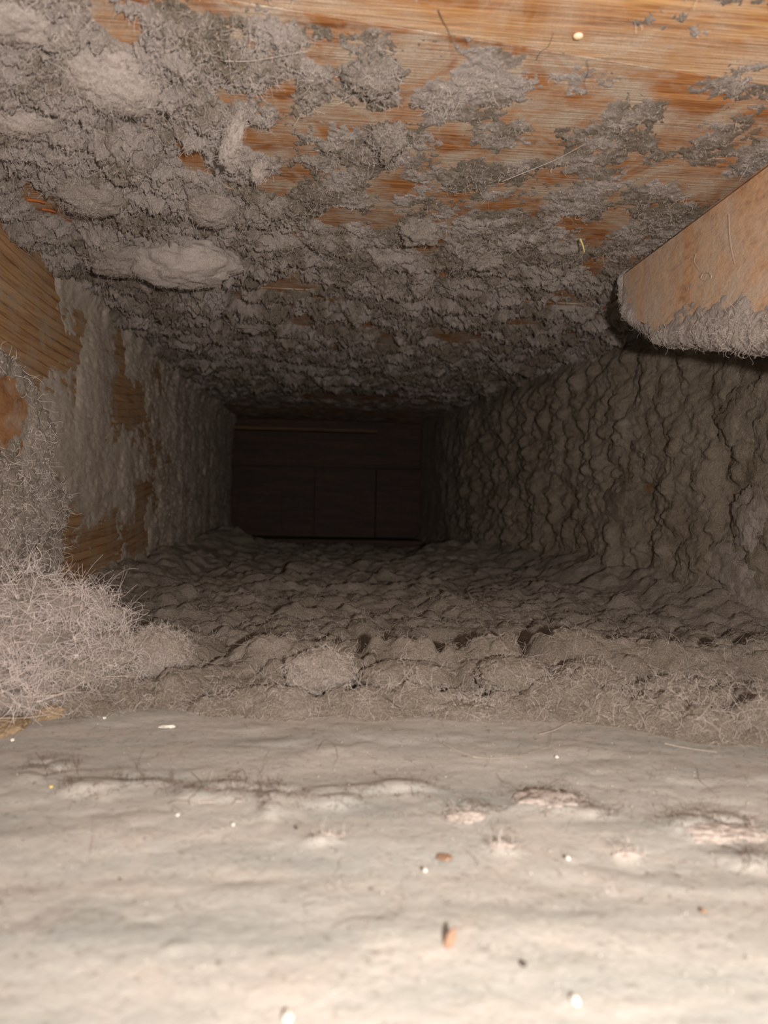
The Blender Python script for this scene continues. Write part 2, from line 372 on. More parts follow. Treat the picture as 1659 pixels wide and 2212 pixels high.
# ================================================================== RIGHT WALL DUST
nv, nu = 600, 400
Yv = .25*np.exp(np.linspace(0, math.log(1.44/.25), nv)); Zv = np.linspace(ZF-.004, ZC+.004, nu)
Y = np.repeat(Yv[:, None], nu, 1); Z = np.repeat(Zv[None], nv, 0)
wy = Y + .004*fbm(Y*30, Z*30, 103, 2); wz = Z + .005*fbm(Y*30, Z*30, 109, 2)
big = puffs(wy*24, wz*17, 105, .5, .45); med = puffs(wy*52, wz*44, 121, .48, .42); sm = puffs(wy*150, wz*125, 141); ti = puffs(wy*420, wz*340, 151)
rnd = puffs(Y*30, Z*38, 165, .22, .26); rnd2 = puffs(Y*64, Z*80, 167, .25, .28)
lump = soft(.42*big + .30*med, 8) + soft(.36*rnd + .22*rnd2, 4) + soft(.30*puffs(wy*30, wz*9, 169, .4, .35), 6) + .13*sm + .05*ti + .10*fbm(Y*240, Z*220, 155, 3)
amp = (.0085*sst(1.42, 1.05, Y)+.001) * (0.75+.5*sst(.3, .9, Y)) * (1-.65*sst(ZC-.028, ZC-.004, Z)*sst(.5, .65, Y))
h = amp*(1.5*lump - .30 + .45*fbm(Y*14, Z*12, 161, 3))
h = h + .022*np.exp(-((Z-ZF)/.016)**2)*sst(.45, .75, Y)*(.6+.6*puffs(Y*30, Z*30, 171))
keep = h > -.0004
Pr = np.stack([XR(Y) - h, Y - .15*np.maximum(h, 0), Z - .1*np.maximum(h, 0)], -1)
Nr = grid_normals(Pr, 1.0); Nr *= np.sign(-Nr[..., 0:1].mean())
tag(link('right_wall_dust', grid_mesh('right_wall_dust', Pr, keep), DUST_BROWN), 'thick lumpy brown grey dust in vertical ridges covering the right joist', 'dust', kind='stuff')
m_ = keep & (Y < .75)
tag(fibres('right_wall_lint_fibres', Pr[m_], Nr[m_], 4500, .005, .00007, FIBRE_GREY, curl=1.2, seed=2), 'fine grey fibres on the right wall dust', 'lint')

# ================================================================== LEFT WALL DUST
nv, nu = 430, 300
Yv = .30*np.exp(np.linspace(0, math.log(1.44/.30), nv)); Zv = np.linspace(ZF-.004, ZC+.004, nu)
Y = np.repeat(Yv[:, None], nu, 1); Z = np.repeat(Zv[None], nv, 0)
wy = Y + .005*fbm(Y*40, Z*30, 203, 3); wz = Z + .006*fbm(Y*40, Z*30, 209, 3)
big = puffs(wy*20, wz*22, 205); med = puffs(wy*46, wz*56, 221); sm = puffs(wy*120, wz*160, 241); ti = puffs(wy*300, wz*380, 251)
lump = .45*big + .36*med + .20*sm + .08*ti + .20*fbm(Y*80, Z*220, 255, 4, .6)
def pl(px, py): p = hit_x(px, py, XL); return p.y, p.z
def lb(lst):
    out = []
    for (px, py, rx, ry, a) in lst:
        y, z = pl(px, py); y2, _ = pl(px+rx, py); _, z2 = pl(px, py+ry)
        out.append((y, z, abs(y2-y), abs(z2-z), a))
    return out
bias = -.14 + .55*fbm(Y*14, Z*9, 277, 4, .6) + .45*fbm(Y*26, Z*55, 279, 4, .65) + .25*fbm(Y*90, Z*250, 283, 3, .6) + .35*sst(.75, 1.0, Y)
bias = bias + blobs(Y, Z, lb([(60, 680, 75, 160, -1.6), (20, 480, 90, 70, -.7), (130, 1240, 110, 60, -.9), (175, 690, 20, 40, -.7), (250, 700, 22, 70, -1.0), (275, 880, 28, 60, -1.2), (340, 760, 25, 60, -.9), (308, 1080, 14, 40, -1.), (230, 1150, 40, 40, -.5),
     (290, 1170, 26, 40, -.9), (175, 900, 24, 130, .8), (215, 860, 30, 120, .4), (140, 640, 20, 60, .8), (190, 600, 40, 40, .6), (220, 1010, 60, 50, .5), (210, 1060, 30, 30, .5), (150, 970, 50, 40, .4), (290, 780, 18, 40, .6), (120, 520, 60, 50, .3)]))
amp = .0016 + .0020*sst(.5, .9, Y)
h = amp*(1.5*lump + 1.2*np.minimum(bias, .8) - .42)
h = h + .006*np.exp(-((Z-ZC)/.014)**2)*(.3+puffs(Y*40, Z*60, 231))*sst(.46, .56, Y)
h = h + .018*np.exp(-((Z-ZF)/.014)**2)*sst(.5, .7, Y)*(.5+.6*puffs(Y*34, Z*30, 271))
keep = h > -.0003
Pl = np.stack([XL + h, Y - .4*np.maximum(h, 0), Z], -1)
Nl = grid_normals(Pl, 1.0); Nl *= np.sign(Nl[..., 0:1].mean())
tag(link('left_wall_dust', grid_mesh('left_wall_dust', Pl, keep, True), DUST_WALL), 'streaky grey dust clinging to the bare wood of the left joist', 'dust', kind='stuff')
m_ = keep & (Y < .75) & (h > .0008)
tag(fibres('left_wall_lint_fibres', Pl[m_], Nl[m_], 2600, .005, .00008, FIBRE_GREY, curl=1.2, seed=3), 'short grey fibres on the left wall dust', 'lint')

# ================================================================== FLOOR LINT
nv, nu = 600, 640
Yv = .215*np.exp(np.linspace(0, math.log(1.40/.215), nv)); Sv = np.linspace(-.66, 1.02, nu)
Y = np.repeat(Yv[:, None], nu, 1); X = Y*Sv[None]
wx = X + .005*fbm(X*26, Y*26, 303, 2); wy = Y + .006*fbm(X*22, Y*22, 309, 2)
big = puffs(wx*19, wy*15, 305, .45, .35); med = puffs(wx*46, wy*36, 321, .42, .36); sm = puffs(wx*120, wy*100, 341, .42, .36); ti = puffs(wx*360, wy*330, 351)
rnd = puffs(X*26, Y*22, 357, .24, .26); rnd2 = puffs(X*58, Y*48, 359, .26, .28)
lump = soft(.50*big + .36*med, 6) + soft(.50*rnd + .34*rnd2, 3) + .20*sm + .06*ti + .07*fbm(X*260, Y*240, 355, 3, .6)
rip = ridged(wx*5, wy*13, 361, 2)
edge = .272 - .035*sst(.06, .17, X) + .010*fbm(X*18, X*0+3.3, 371, 3)     # ragged front edge of the lint on the sill
on = sst(edge-.006, edge+.03, Y)
far = sst(1.33, 1.15, Y)
h = on*far*(.002 + .0130*lump + .0050*rip*sst(.4, .55, Y)) * .86
roll_c = .345 + .018*fbm(X*7, X*0, 381, 2) + .02*sst(.05, .2, X)
cut = 1 - .8*np.exp(-((X-.098)/.004)**2) - .85*np.exp(-((X-.0185)/.004)**2) - .5*np.exp(-((X-.055)/.003)**2)
roll_h = (.006+.010*puffs(X*24+5, X*0+2.2, 391)) * sst(-.05, -.015, X)
h = h + roll_h*cut*np.exp(-((Y-roll_c)/.018)**2)
h = h - .006*on*np.exp(-((Y-roll_c+.038)/.010)**2)*sst(-.05, 0, X)
h = h + .022*np.exp(-((X-XR(Y)+.005)/.030)**2)*sst(.3, .6, Y)*far*(.5+.6*puffs(X*28, Y*24, 399))
h = h + .014*np.exp(-((X-XL-.01)/.035)**2)*sst(.45, .7, Y)*far*(.5+.6*puffs(X*30, Y*24, 397))
h = h + blobs(X, Y, [(-.155, .33, .05, .06, .020), (-.10, .37, .035, .03, .010), (-.13, 1.12, .05, .07, .02), (.17, .98, .05, .06, .014)])*on
h = h - .003*(1-on) + on*.0010*fbm(X*300, Y*300, 395, 3)
h = np.where(on > .4, np.maximum(h, .0016+.0012*sm), h)
Zb = ZF + .0015*sst(.30, .25, Y)
keep = (h > -.0006) & (X > XL-.006) & (X < XR(Y)+.006)
Pf = np.stack([X, Y - .2*np.maximum(h, 0), Zb + h], -1)
Nf = grid_normals(Pf, 1.0); Nf *= np.sign(Nf[..., 2:3].mean())
tag(link('floor_lint', grid_mesh('floor_lint', Pf, keep, True), DUST_FLOOR), 'lumpy ridged grey lint blanket covering the duct floor behind the sill', 'dust', kind='stuff')
m_ = keep & (Y < .60) & (h > .002)
tag(fibres('floor_lint_fibres', Pf[m_], Nf[m_], 8000, .006, .00004, FIBRE, curl=1.2, seed=4), 'tangled pale fibres on the floor lint', 'lint')
m2 = keep & (Y < .31) & (h > .0012)
tag(fibres('lint_fringe_fibres', Pf[m2], Nf[m2], 3000, .008, .00004, FIBRE, curl=1.0, seed=5), 'fine fringe of fibres where the lint meets the sill', 'lint')

mz = keep & (Y < .8) & (h > .001)
tag(fibres('floor_fuzz', Pf[mz], Nf[mz], 15000, .0024, .00004, FIBRE_GREY, curl=1.6, flat=.3, pts=5, seed=13), 'soft grey fuzz all over the floor lint', 'lint')

# ================================================================== SILL DUST
nv, nu = 340, 520
Yv = .055*np.exp(np.linspace(0, math.log(.300/.055), nv)); Sv = np.linspace(-.9, 1.25, nu)
Y = np.repeat(Yv[:, None], nu, 1); X = Y*Sv[None]
h = .0022 + .0005*fbm(X*22, Y*34, 403, 4) + .0007*puffs(X*75, Y*95, 411)*sst(-.1, .3, fbm(X*16, Y*22, 415, 3)) + .00012*fbm(X*260, Y*260, 421, 3)
h = h - .0010*np.exp(-((Y-.160-.02*X)/.014)**2)
def fb(lst):
    out = []
    for (px, py, rx, ry) in lst:
        p = hit_z(px, py, ZF+.003); q = hit_z(px+rx, py, ZF+.003); t = hit_z(px, py-ry, ZF+.003)
        out.append((p.x, p.y, abs(q.x-p.x), abs(t.y-p.y), 1.))
    return out
tufts = fb([(470, 1712, 80, 26), (705, 1722, 70, 22), (850, 1702, 90, 14), (985, 1745, 60, 26), (1180, 1730, 85, 26), (1540, 1785, 95, 30), (190, 1700, 60, 26), (590, 1735, 22, 40), (1085, 1822, 34, 16), (700, 1812, 36, 10), (100, 1660, 50, 26), (1345, 1835, 30, 18), (330, 1690, 60, 10), (1300, 1755, 40, 12), (1600, 1850, 60, 24)])
tf = blobs(X, Y, tufts); band = np.clip(tf+.5*fbm(X*60, Y*60, 433, 3), 0, 1)*np.minimum(tf*2, 1)
h = h + band*.0020*puffs(X*90, Y*120, 431)
Ps = np.stack([X, Y, ZF + .0005 + h], -1)
keep = (X > -.296) & (X < .352)
tag(link('sill_dust', grid_mesh('sill_dust', Ps, keep, True), SILL_DUST), 'smooth pale grey dust film over the sill in front', 'dust', kind='stuff')
Ns = np.zeros_like(Ps); Ns[..., 2] = 1
m_ = (Y > .14) & (Y < .27)
tag(fibres('sill_hair_scatter', Ps[m_], Ns[m_], 420, .006, .00005, HAIR_DARK, curl=1.8, flat=.9, seed=6), 'tiny dark hairs scattered over the sill dust', 'hair')
mb = (tf > .18) & (fbm(X*50, Y*50, 443, 3) > -.05)
tag(fibres('sill_tuft_hairs', Ps[mb], Ns[mb], 1000, .006, .00005, HAIR_DARK, curl=2.2, flat=.6, seed=7), 'dark curly hairs caught in the dust tufts across the sill', 'hair')

# ================================================================== TIMBER BLOCKS
def poly_sdf(Y, Z, poly):
    """inside distance to a polygon (positive inside)"""
    d = np.full(Y.shape, 1e9); ins = np.zeros(Y.shape, bool); n = len(poly)
    for i in range(n):
        (a, b), (c, e) = poly[i], poly[(i+1) % n]
        ex, ez = c-a, e-b; wy_, wz_ = Y-a, Z-b
        t = np.clip((wy_*ex+wz_*ez)/(ex*ex+ez*ez), 0, 1)
        d = np.minimum(d, np.hypot(wy_-ex*t, wz_-ez*t))
        cr = ((b > Z) != (e > Z)) & (Y < (c-a)*(Z-b)/((e-b) if abs(e-b) > 1e-9 else 1e-9)+a); ins ^= cr
    return np.where(ins, d, -d)
def timber(name, poly, xf, xb, m, label, bev):
    bm = bmesh.new()
    a = [bm.verts.new((xf, y, z)) for y, z in poly]; b = [bm.verts.new((xb, y, z)) for y, z in poly]
    bm.faces.new(a); bm.faces.new(b[::-1]); n = len(poly)
    for i in range(n): bm.faces.new((a[i], b[i], b[(i+1) % n], a[(i+1) % n]))
    bmesh.ops.recalc_face_normals(bm, faces=bm.faces[:])
    es = [e for e in bm.edges if abs(e.verts[0].co.x-xf) < 1e-6 and abs(e.verts[1].co.x-xf) < 1e-6]
    bmesh.ops.bevel(bm, geom=es, offset=bev, segments=5, affect='EDGES')
    return tag(bm_obj(name, bm, m, smooth=False), label, 'timber')
def coat(name, poly, xf, sgn, bev, res, hfun, m, parent, nf, seed, fl=.006, fr=.00007, fm=None):
    ys = np.array([p[0] for p in poly]); zs = np.array([p[1] for p in poly])
    Yv = np.linspace(ys.min()-.004, ys.max()+.004, int((ys.max()-ys.min())/res)); Zv = np.linspace(zs.min()-.004, zs.max()+.004, int((zs.max()-zs.min())/res))
    Y = np.repeat(Yv[:, None], len(Zv), 1); Z = np.repeat(Zv[None], len(Yv), 0)
    d = poly_sdf(Y, Z, poly)
    dd = np.clip(d, -bev*.3, bev); rec = bev - np.sqrt(np.maximum(0, bev**2-(bev-np.maximum(dd, 0))**2)) + np.maximum(-dd, 0)*4
    h = hfun(Y, Z, d)
    keep = (h > -.0003) & (d > -.0015)
    gy, gz = np.gradient(d, axis=0)/np.gradient(Y, axis=0), np.gradient(d, axis=1)/np.gradient(Z, axis=1)
    k = np.clip(1-d/bev, 0, 1)
    P = np.stack([xf + sgn*(rec - h*(1-.4*k)), Y - gy*k*np.maximum(h, 0)*.9, Z - gz*k*np.maximum(h, 0)*.9], -1)
    o = link(name, grid_mesh(name, P, keep, sgn < 0), m, parent); o['kind'] = 'stuff'
    N = grid_normals(P, 1.); N *= np.sign((N[..., 0:1]*-sgn).mean())
    m_ = keep & (h > .0009)
    fibres('lint_fibres', P[m_], N[m_], nf, fl, fr, fm or FIBRE, parent, curl=1.4, seed=seed)
    return o
XB = .187
# right: timber end under the ceiling, its eased face towards the duct
def yz(px, py, x): p = hit_x(px, py, x); return (p.y, p.z)
XB = .187
bp = [yz(x, y, XB) for x, y in ((1345, 545), (1337, 610), (1345, 675), (1372, 712), (1415, 738), (1530, 742), (1659, 758))]
polyR = [(.205, ZC-.0005), (bp[0][0], ZC-.0005)] + bp[1:] + [(.205, bp[-1][1]-.028)]
blockR = timber('timber_block', polyR, XB, XR(.4)-.004, WOOD_BLOCK, 'large orange brown timber block with a rounded dusty end jutting in under the ceiling', .006)
def hR(Y, Z, d):
    lump = .5*puffs(Y*45, Z*90, 505)+.35*puffs(Y*110, Z*210, 511)+.2*puffs(Y*260, Z*500, 515)+.2*fbm(Y*150, Z*300, 517, 3)
    zb = np.interp(Y, [p[0] for p in polyR[1:]][::-1], [p[1] for p in polyR[1:]][::-1])
    low = sst(.014+.022*sst(.43, .33, Y), .002, Z-zb); end = sst(.03, .004, bp[1][0]-Y)
    b = -1.45 + 1.5*low + .9*end + .5*fbm(Y*22, Z*40, 521, 4, .6) + .5*fbm(Y*70, Z*130, 523, 4, .65) - 1.2*sst(ZC-.012, ZC-.003, Z)
    return (.0005+.0017*low+.0005*end)*(1.4*lump + 1.1*np.minimum(b, .8) - .1)
coat('lint_coat', polyR, XB, 1, .006, .00055, hR, DUST_PALE, blockR, 1700, 21, fl=.0042, fr=.00005)
# left: timber end by the left joist, thick with lint
XS = -.150
lp = [yz(x, y, XS) for x, y in ((0, 752), (38, 775), (72, 830), (95, 890), (112, 940), (108, 1000), (140, 1050), (150, 1110), (130, 1180), (118, 1250))]
polyL = [(.20, lp[0][1]+.004)] + lp + [(lp[-1][0]-.004, ZF+.001), (.20, ZF+.001)]
blockL = timber('timber_offcut', polyL, XS, XL+.0005, WOOD_STUB, 'lint smothered rounded timber end beside the left joist', .008)
bareL = [(*yz(12, 890, XS), .020, .016, -2.4)]
def hL(Y, Z, d):
    lump = .5*puffs(Y*40, Z*70, 605)+.38*puffs(Y*90, Z*170, 611)+.22*puffs(Y*220, Z*430, 615)+.25*fbm(Y*120, Z*240, 617, 4, .6)
    b = .35 + .8*fbm(Y*34, Z*34, 621, 4, .6) + blobs(Y, Z, bareL)
    return .0036*(1.4*lump + 1.1*np.minimum(b, .8) - .35)
coat('lint_coat', polyL, XS, -1, .008, .00062, hL, DUST, blockL, 4200, 23, fl=.0065, fr=.00009)

# ================================================================== LINT CLUMPS (each a thing of its own)
def ico(sub):
    bm = bmesh.new(); bmesh.ops.create_icosphere(bm, subdivisions=sub, radius=1)
    V = np.array([v.co[:] for v in bm.verts]); T = np.array([[v.index for v in f.verts] for f in bm.faces]); bm.free(); return V, T
ICO5, ICO3, ICO2 = ico(5), ico(3), ico(2)
def vnoise(P, seed):
    I = np.floor(P); f = P-I; f = f*f*(3-2*f); r = 0
    for a in (0, 1):
        for b in (0, 1):
            for c in (0, 1):
                wgt = (f[:, 0] if a else 1-f[:, 0])*(f[:, 1] if b else 1-f[:, 1])*(f[:, 2] if c else 1-f[:, 2])
                r = r + wgt*_hash(I[:, 0]+a+57*(I[:, 2]+c), I[:, 1]+b-131*(I[:, 2]+c), seed)
    return r-.5
def noise3(P, sc, seed, o=4):
    r = 0; a = 1.
    for k in range(o): r = r + a*vnoise(P*sc+k*7.3, seed+k); sc *= 2.07; a *= .55
    return r
def puff3(P, sc, seed):
    Q = P*sc; I = np.floor(Q); out = np.zeros(len(P))
    for a in (-1, 0, 1):
        for b in (-1, 0, 1):
            for c in (-1, 0, 1):
                A, B, D = I[:, 0]+a, I[:, 1]+b, I[:, 2]+c; u, v = A+57*D, B-131*D
                d2 = (A+_hash(u, v, seed)-Q[:, 0])**2+(B+_hash(u, v, seed+1)-Q[:, 1])**2+(D+_hash(u, v, seed+2)-Q[:, 2])**2
                r = .5+.4*_hash(u, v, seed+3); out = np.maximum(out, np.sqrt(np.maximum(0, 1-d2/(r*r))))
    return out
def clump(name, label, pos, size, m, nf, seed, cat='lint clump', group=None, fl=.0045, fm=None, rough=.32, fr=.00004):
    V, T = ICO5; N = V.copy()
    r = 1 + rough*noise3(V, 1.5, seed)*1.5 + rough*.45*(puff3(V, 2.6, seed+3)-.5) + rough*.28*(puff3(V, 6, seed+9)-.5) + rough*.22*noise3(V, 12, seed+15, 3)
    P = V*r[:, None]*np.array(size)[None]
    o = link(name, raw_mesh(name, P, T), m); o.location = pos; tag(o, label, cat, group)
    if nf: fibres('lint_fibres', P, N, int(nf*1.6), fl, fr, fm or FIBRE, o, curl=1.2, seed=seed)
    return o
def on_ceiling(px, py, drop): p = hit_z(px, py, ZC-drop); return p
def on_floor(px, py, rise): return hit_z(px, py, ZF+rise)
def px2m(p, n): return n*p.length/F
clist = [  # px, py, half-width px, half-height px, drop m, fibres, label
 (238, 168, 74, 62, .010, 1500, 'biggest fluffy pale lint clump hanging high at the ceiling\'s upper left'),
 (405, 568, 98, 58, .014, 1000, 'wide smooth pale lint clump hanging where ceiling nears the left joist'),
 (262, 562, 58, 44, .013, 500, 'pale lint clump left of the wide smooth clump on the ceiling'),
 (457, 452, 46, 40, .009, 450, 'small rounded lint clump straight above the wide smooth clump'),
 (200, 425, 62, 44, .010, 500, 'ragged lint clump beside the two shiny splinters at upper left'),
 (62, 42, 80, 45, .009, 800, 'pale woolly clump in the top left corner of the photo'),
 (45, 245, 66, 46, .009, 600, 'woolly pale clump at the left edge of the ceiling'),
 (812, 172, 44, 46, .005, 350, 'thin pale fluff tuft on the boards near the top centre'),
 (837, 312, 30, 46, .006, 260, 'narrow pale tuft hanging below the top centre tuft'),
 (545, 700, 34, 28, .012, 0, 'small blunt grey clump hanging deeper in above the dark opening'),
 (1045, 562, 34, 28, .010, 160, 'grey pointed tuft on the ceiling left of the timber block'),
 (905, 505, 34, 26, .009, 160, 'grey tuft hanging at the middle of the ceiling')]
for i, (px, py, a, b, dr, nf, lab) in enumerate(clist):
    p = on_ceiling(px, py, dr*(.9 if 0 < i < 5 else .4)); k = p.length/F
    clump('lint_clump', lab, p, (a*k*1.0, b*k*1.3, b*k*(.66, .85)[i == 1] if i < 7 else dr*.5), DUST_PALE if i in (0, 1, 5, 6) else DUST, nf, 700+i*13, rough=(.26, .2)[i == 1] if i < 7 else .6)
p = on_ceiling(500, 298, .010); k = p.length/F         # a flap of lint peeling off the boards
fo = clump('lint_flap', 'narrow peeling lint flap with a dark shadow along its left side', p, (16*k, 46*k, .006), DUST_PALE, 260, 901, cat='lint flap')
fo.rotation_euler = (math.radians(-38), math.radians(12), math.radians(22))
p = on_ceiling(556, 372, .007); k = p.length/F
fo = clump('lint_flap', 'tiny curled lint flap just below the narrow peeling one', p, (12*k, 18*k, .004), DUST_PALE, 120, 905, cat='lint flap')
flist = [
 (690, 1452, 74, 46, .011, 700, 'domed fuzzy lint ball in front, left of the cracked lint roll'),
 (335, 1408, 70, 48, .012, 1100, 'round hairy lint ball leaning against the big left lint heap'),
 (872, 1470, 90, 40, .009, 350, 'long lint roll left of the first dark crack'),
 (1108, 1462, 74, 40, .009, 300, 'lint roll between the two dark cracks in front'),
 (1262, 1470, 70, 36, .008, 300, 'flattened lint roll just left of the second dark crack'),
 (1455, 1500, 62, 36, .009, 500, 'frayed lint clump right of the second dark crack'),
 (1000, 1540, 70, 26, .006, 500, 'low pale lint tuft at the front edge of the lint blanket'),
 (1218, 1312, 56, 34, .012, 0, 'smooth egg shaped dust lump by the foot of the right wall'),
 (1325, 1332, 32, 26, .010, 0, 'smaller round dust lump right of the egg shaped one'),
 (1000, 1222, 92, 36, .014, 0, 'broad flat dust mound deep in the duct at right'),
 (430, 1192, 66, 30, .012, 0, 'low dust mound deep in the duct at left')]
for i, (px, py, a, b, rs, nf, lab) in enumerate(flist):
    p = hit_y(px, py, (.312, .328, .312, .31, .308, .296, .285, .60, .56, .92, 1.04)[i]); k = p.length/F
    clump('dust_lump' if nf == 0 else 'lint_clump', lab, p, (a*k, min(a*k*.75, .03), b*k*.95), (DUST if i in (0, 1) else DUST_FLOOR), nf, 1000+i*13, cat='dust lump' if nf == 0 else 'lint clump', rough=.25 if nf else .18)
rlist = [(1350, 1082, 46, 46, 'largest rounded dust lump at the middle of the right wall'), (1322, 1152, 26, 28, 'rounded dust lump under the largest right wall lump'), (1395, 962, 20, 22, 'small round knob of dust above the largest right wall lump'),
         (1602, 905, 34, 50, 'rough dust lump high at the right edge below the timber block'), (1575, 1225, 44, 52, 'pale crumbly dust lump low at the right edge'), (1615, 1300, 42, 42, 'rounded crumbly lump below the pale crumbly one'), (1640, 1120, 30, 60, 'upright dust lump at the extreme right edge')]
for i, (px, py, a, b, lab) in enumerate(rlist):
    p = hit_r(px, py); k = p.length/F
    clump('dust_lump', lab, p + Vector((-.004, 0, 0)), (.0055, a*k*2.0, b*k), DUST_BROWN if i < 4 else DUST, 60 if i > 2 else 0, 1200+i*13, cat='dust lump', rough=.4, fm=FIBRE_GREY, fl=.004)
slist = [(475, 1722, 62, 22, .0030, 'pinkish pale fluff patch lying on the sill at left'), (1005, 1768, 40, 16, .0028, 'small pinkish fluff patch lying near the sill\'s middle'), (1185, 1738, 62, 24, .0036, 'pale fluff tuft under bent dark hairs on the sill'),
         (706, 1810, 30, 9, .0020, 'thin sliver of pale fluff on the sill left of centre'), (1352, 1848, 24, 11, .0022, 'tiny pale fluff dot on the sill at right'), (1570, 1800, 70, 22, .0030, 'wide pale fluff patch near the sill\'s right end'), (1085, 1832, 26, 10, .0022, 'little pale fluff dot at the sill\'s centre right')]
for i, (px, py, a, b, rs, lab) in enumerate(slist):
    p = on_floor(px, py, .0026); k = p.length/F
    y1 = on_floor(px, py-b, .0032).y - p.y
    clump('fluff_patch', lab, p, (a*k, abs(y1)*1.1, rs*.5), DUST_FLUFF, 60, 1400+i*13, cat='fluff', rough=.45, fl=.004, fr=.00004)
# the great hairy heap at the lower left
heap = bpy.data.objects.new('lint_heap', None); C.objects.link(heap); heap.location = (-.15, .32, ZF)
tag(heap, 'great hairy pinkish lint heap in front of the left timber end', 'lint heap')
hv = [((-.012, .010, .022), (.064, .046, .028), DUST), ((-.012, -.025, .010), (.052, .030, .018), DUST), ((.034, .008, .008), (.036, .035, .016), DUST)]
for i, (loc, size, m) in enumerate(hv):
    V, T = ICO5; r = 1 + .55*noise3(V, 1.5, 1600+i*9) + .34*(puff3(V, 3.4, 1610+i)-.5) + .22*(puff3(V, 9, 1617+i)-.5)
    P = V*r[:, None]*np.array(size)[None]
    o = link('tangled_lint', raw_mesh('tangled_lint', P, T), m, heap); o.location = loc
    fibres('lint_fibres', P, V, (15000, 10000, 7000)[i], .014, .00006, FIBRE_PINK if i < 2 else FIBRE, o, curl=.9, flat=.6, pts=9, seed=70+i)

# ================================================================== SINGLE HAIRS
def tube(pts, r, sides=5, sub=5):
    """a thin smooth tube through points (Catmull-Rom)"""
    p = [Vector(q) for q in pts]; p = [p[0]*2-p[1]] + p + [p[-1]*2-p[-2]]; path = []
    for i in range(1, len(p)-2):
        for s in range(sub):
            t = s/sub; a, b, c, d = p[i-1], p[i], p[i+1], p[i+2]
            path.append(.5*((2*b)+(c-a)*t+(2*a-5*b+4*c-d)*t*t+(3*b-a-3*c+d)*t**3))
    path.append(p[-2]); V, Q = [], []
    for i, q in enumerate(path):
        d = (path[min(i+1, len(path)-1)]-path[max(i-1, 0)]).normalized(); n = d.orthogonal().normalized(); m = d.cross(n)
        rr = r*(1-.5*i/len(path))
        for k in range(sides):
            a = 6.2832*k/sides; V.append(q+(n*math.cos(a)+m*math.sin(a))*rr)
    for i in range(len(path)-1):
        for k in range(sides):
            Q.append((i*sides+k, i*sides+(k+1) % sides, (i+1)*sides+(k+1) % sides, (i+1)*sides+k))
    return np.array([v[:] for v in V]), np.array(Q)
def hair(label, pix, m, r=.00009, rise=.0035, y=None, lift=.0, on=None):
    n = len(pix); pts = []
    for i, (px, py) in enumerate(pix):
        up = rise + lift*math.sin(math.pi*i/(n-1))
        pts.append(hit_z(px, py, ZC-rise) if on == 'ceiling' else hit_x(px, py, XB-rise) if on == 'block' else hit_y(px, py, y) if y else hit_z(px, py, ZF+up))
    c = Vector((sum(q.x for q in pts)/n, sum(q.y for q in pts)/n, min(q.z for q in pts)))
    V, Q = tube([q-c for q in pts], r); o = link('hair', raw_mesh('hair', V, Q), m); o.location = c
    return tag(o, label, 'hair')
hair('long pale hair sweeping over the front of the left lint heap', [(50, 1505), (107, 1502), (145, 1495), (180, 1475), (215, 1464), (265, 1467)], HAIR_PALE, .00011, rise=.012)
hair('pale hair bowed upward beside the ochre sawdust', [(0, 1552), (60, 1550), (115, 1540), (150, 1525)], HAIR_PALE, .00010, .006)
hair('longest pale hair curving along the middle of the sill edge', [(949, 1600), (979, 1617), (1024, 1635), (1064, 1638), (1109, 1636), (1149, 1625), (1184, 1614)], HAIR_PALE, .00008)
hair('short dark hair rising from the end of the longest pale hair', [(1184, 1614), (1190, 1590), (1188, 1557)], HAIR_DARK, .00006, .004)
hair('straight pale bristle above the longest pale hair', [(1166, 1586), (1199, 1577), (1229, 1562), (1251, 1553)], HAIR_PALE, .00010, .004)
hair('pale bristle lying on the lint edge at right', [(1436, 1606), (1479, 1615), (1549, 1625)], HAIR_PALE, .0001, .006)
hair('thin dark hair bent like a hook at the sill\'s back centre', [(685, 1620), (700, 1600), (720, 1607), (730, 1635), (720, 1655)], HAIR_DARK, .00006, .0035)
hair('dark wavy hair left of the sharply bent one', [(1074, 1672), (1084, 1687), (1109, 1700), (1141, 1715)], HAIR_DARK, .00007)
hair('dark hair bent to a sharp peak above the pale tuft', [(1109, 1740), (1139, 1720), (1179, 1705), (1221, 1685), (1239, 1710), (1256, 1730)], HAIR_DARK, .00008, .0045)
hair('faint dark hair hanging down the sill at far right', [(1506, 1660), (1511, 1685), (1529, 1700), (1554, 1725)], HAIR_DARK, .00005)
hair('small looped dark hair at the right end of the pinkish fluff', [(512, 1672), (525, 1662), (532, 1680), (530, 1700)], HAIR_DARK, .00008, .0045)
hair('crooked dark hair at the left end of the pinkish fluff', [(415, 1670), (435, 1690), (430, 1705), (410, 1725), (410, 1740)], HAIR_DARK, .00009, .0045)
hair('short dark hair standing left of the pinkish fluff', [(295, 1660), (305, 1630), (312, 1617)], HAIR_DARK, .00005)
hair('curly dark hair near the sill\'s left end', [(77, 1625), (92, 1645), (105, 1680), (112, 1695)], HAIR_DARK, .00008)
hair('hair looping off the top of the left lint heap', [(80, 1290), (90, 1281), (125, 1280), (150, 1295), (152, 1315)], HAIR_PALE, .00009, y=.36)
hair('thick grey thread dangling from the left timber end', [(79, 1181), (89, 1197), (84, 1213), (65, 1232)], FIBRE, .00028, y=.385)
hair('pale hair standing upright from the floor lint', [(460, 1410), (462, 1385), (459, 1362)], HAIR_PALE, .00012, y=.39)
hair('pale thread stretched across the frayed lint at right', [(1380, 1458), (1420, 1449), (1470, 1448), (1510, 1446)], HAIR_PALE, .00011, y=.345)
hair('long pale strand slanting over the ceiling dust towards the timber block', [(1085, 392), (1140, 370), (1200, 345), (1262, 312)], FIBRE, .00016, on='ceiling', rise=.004)
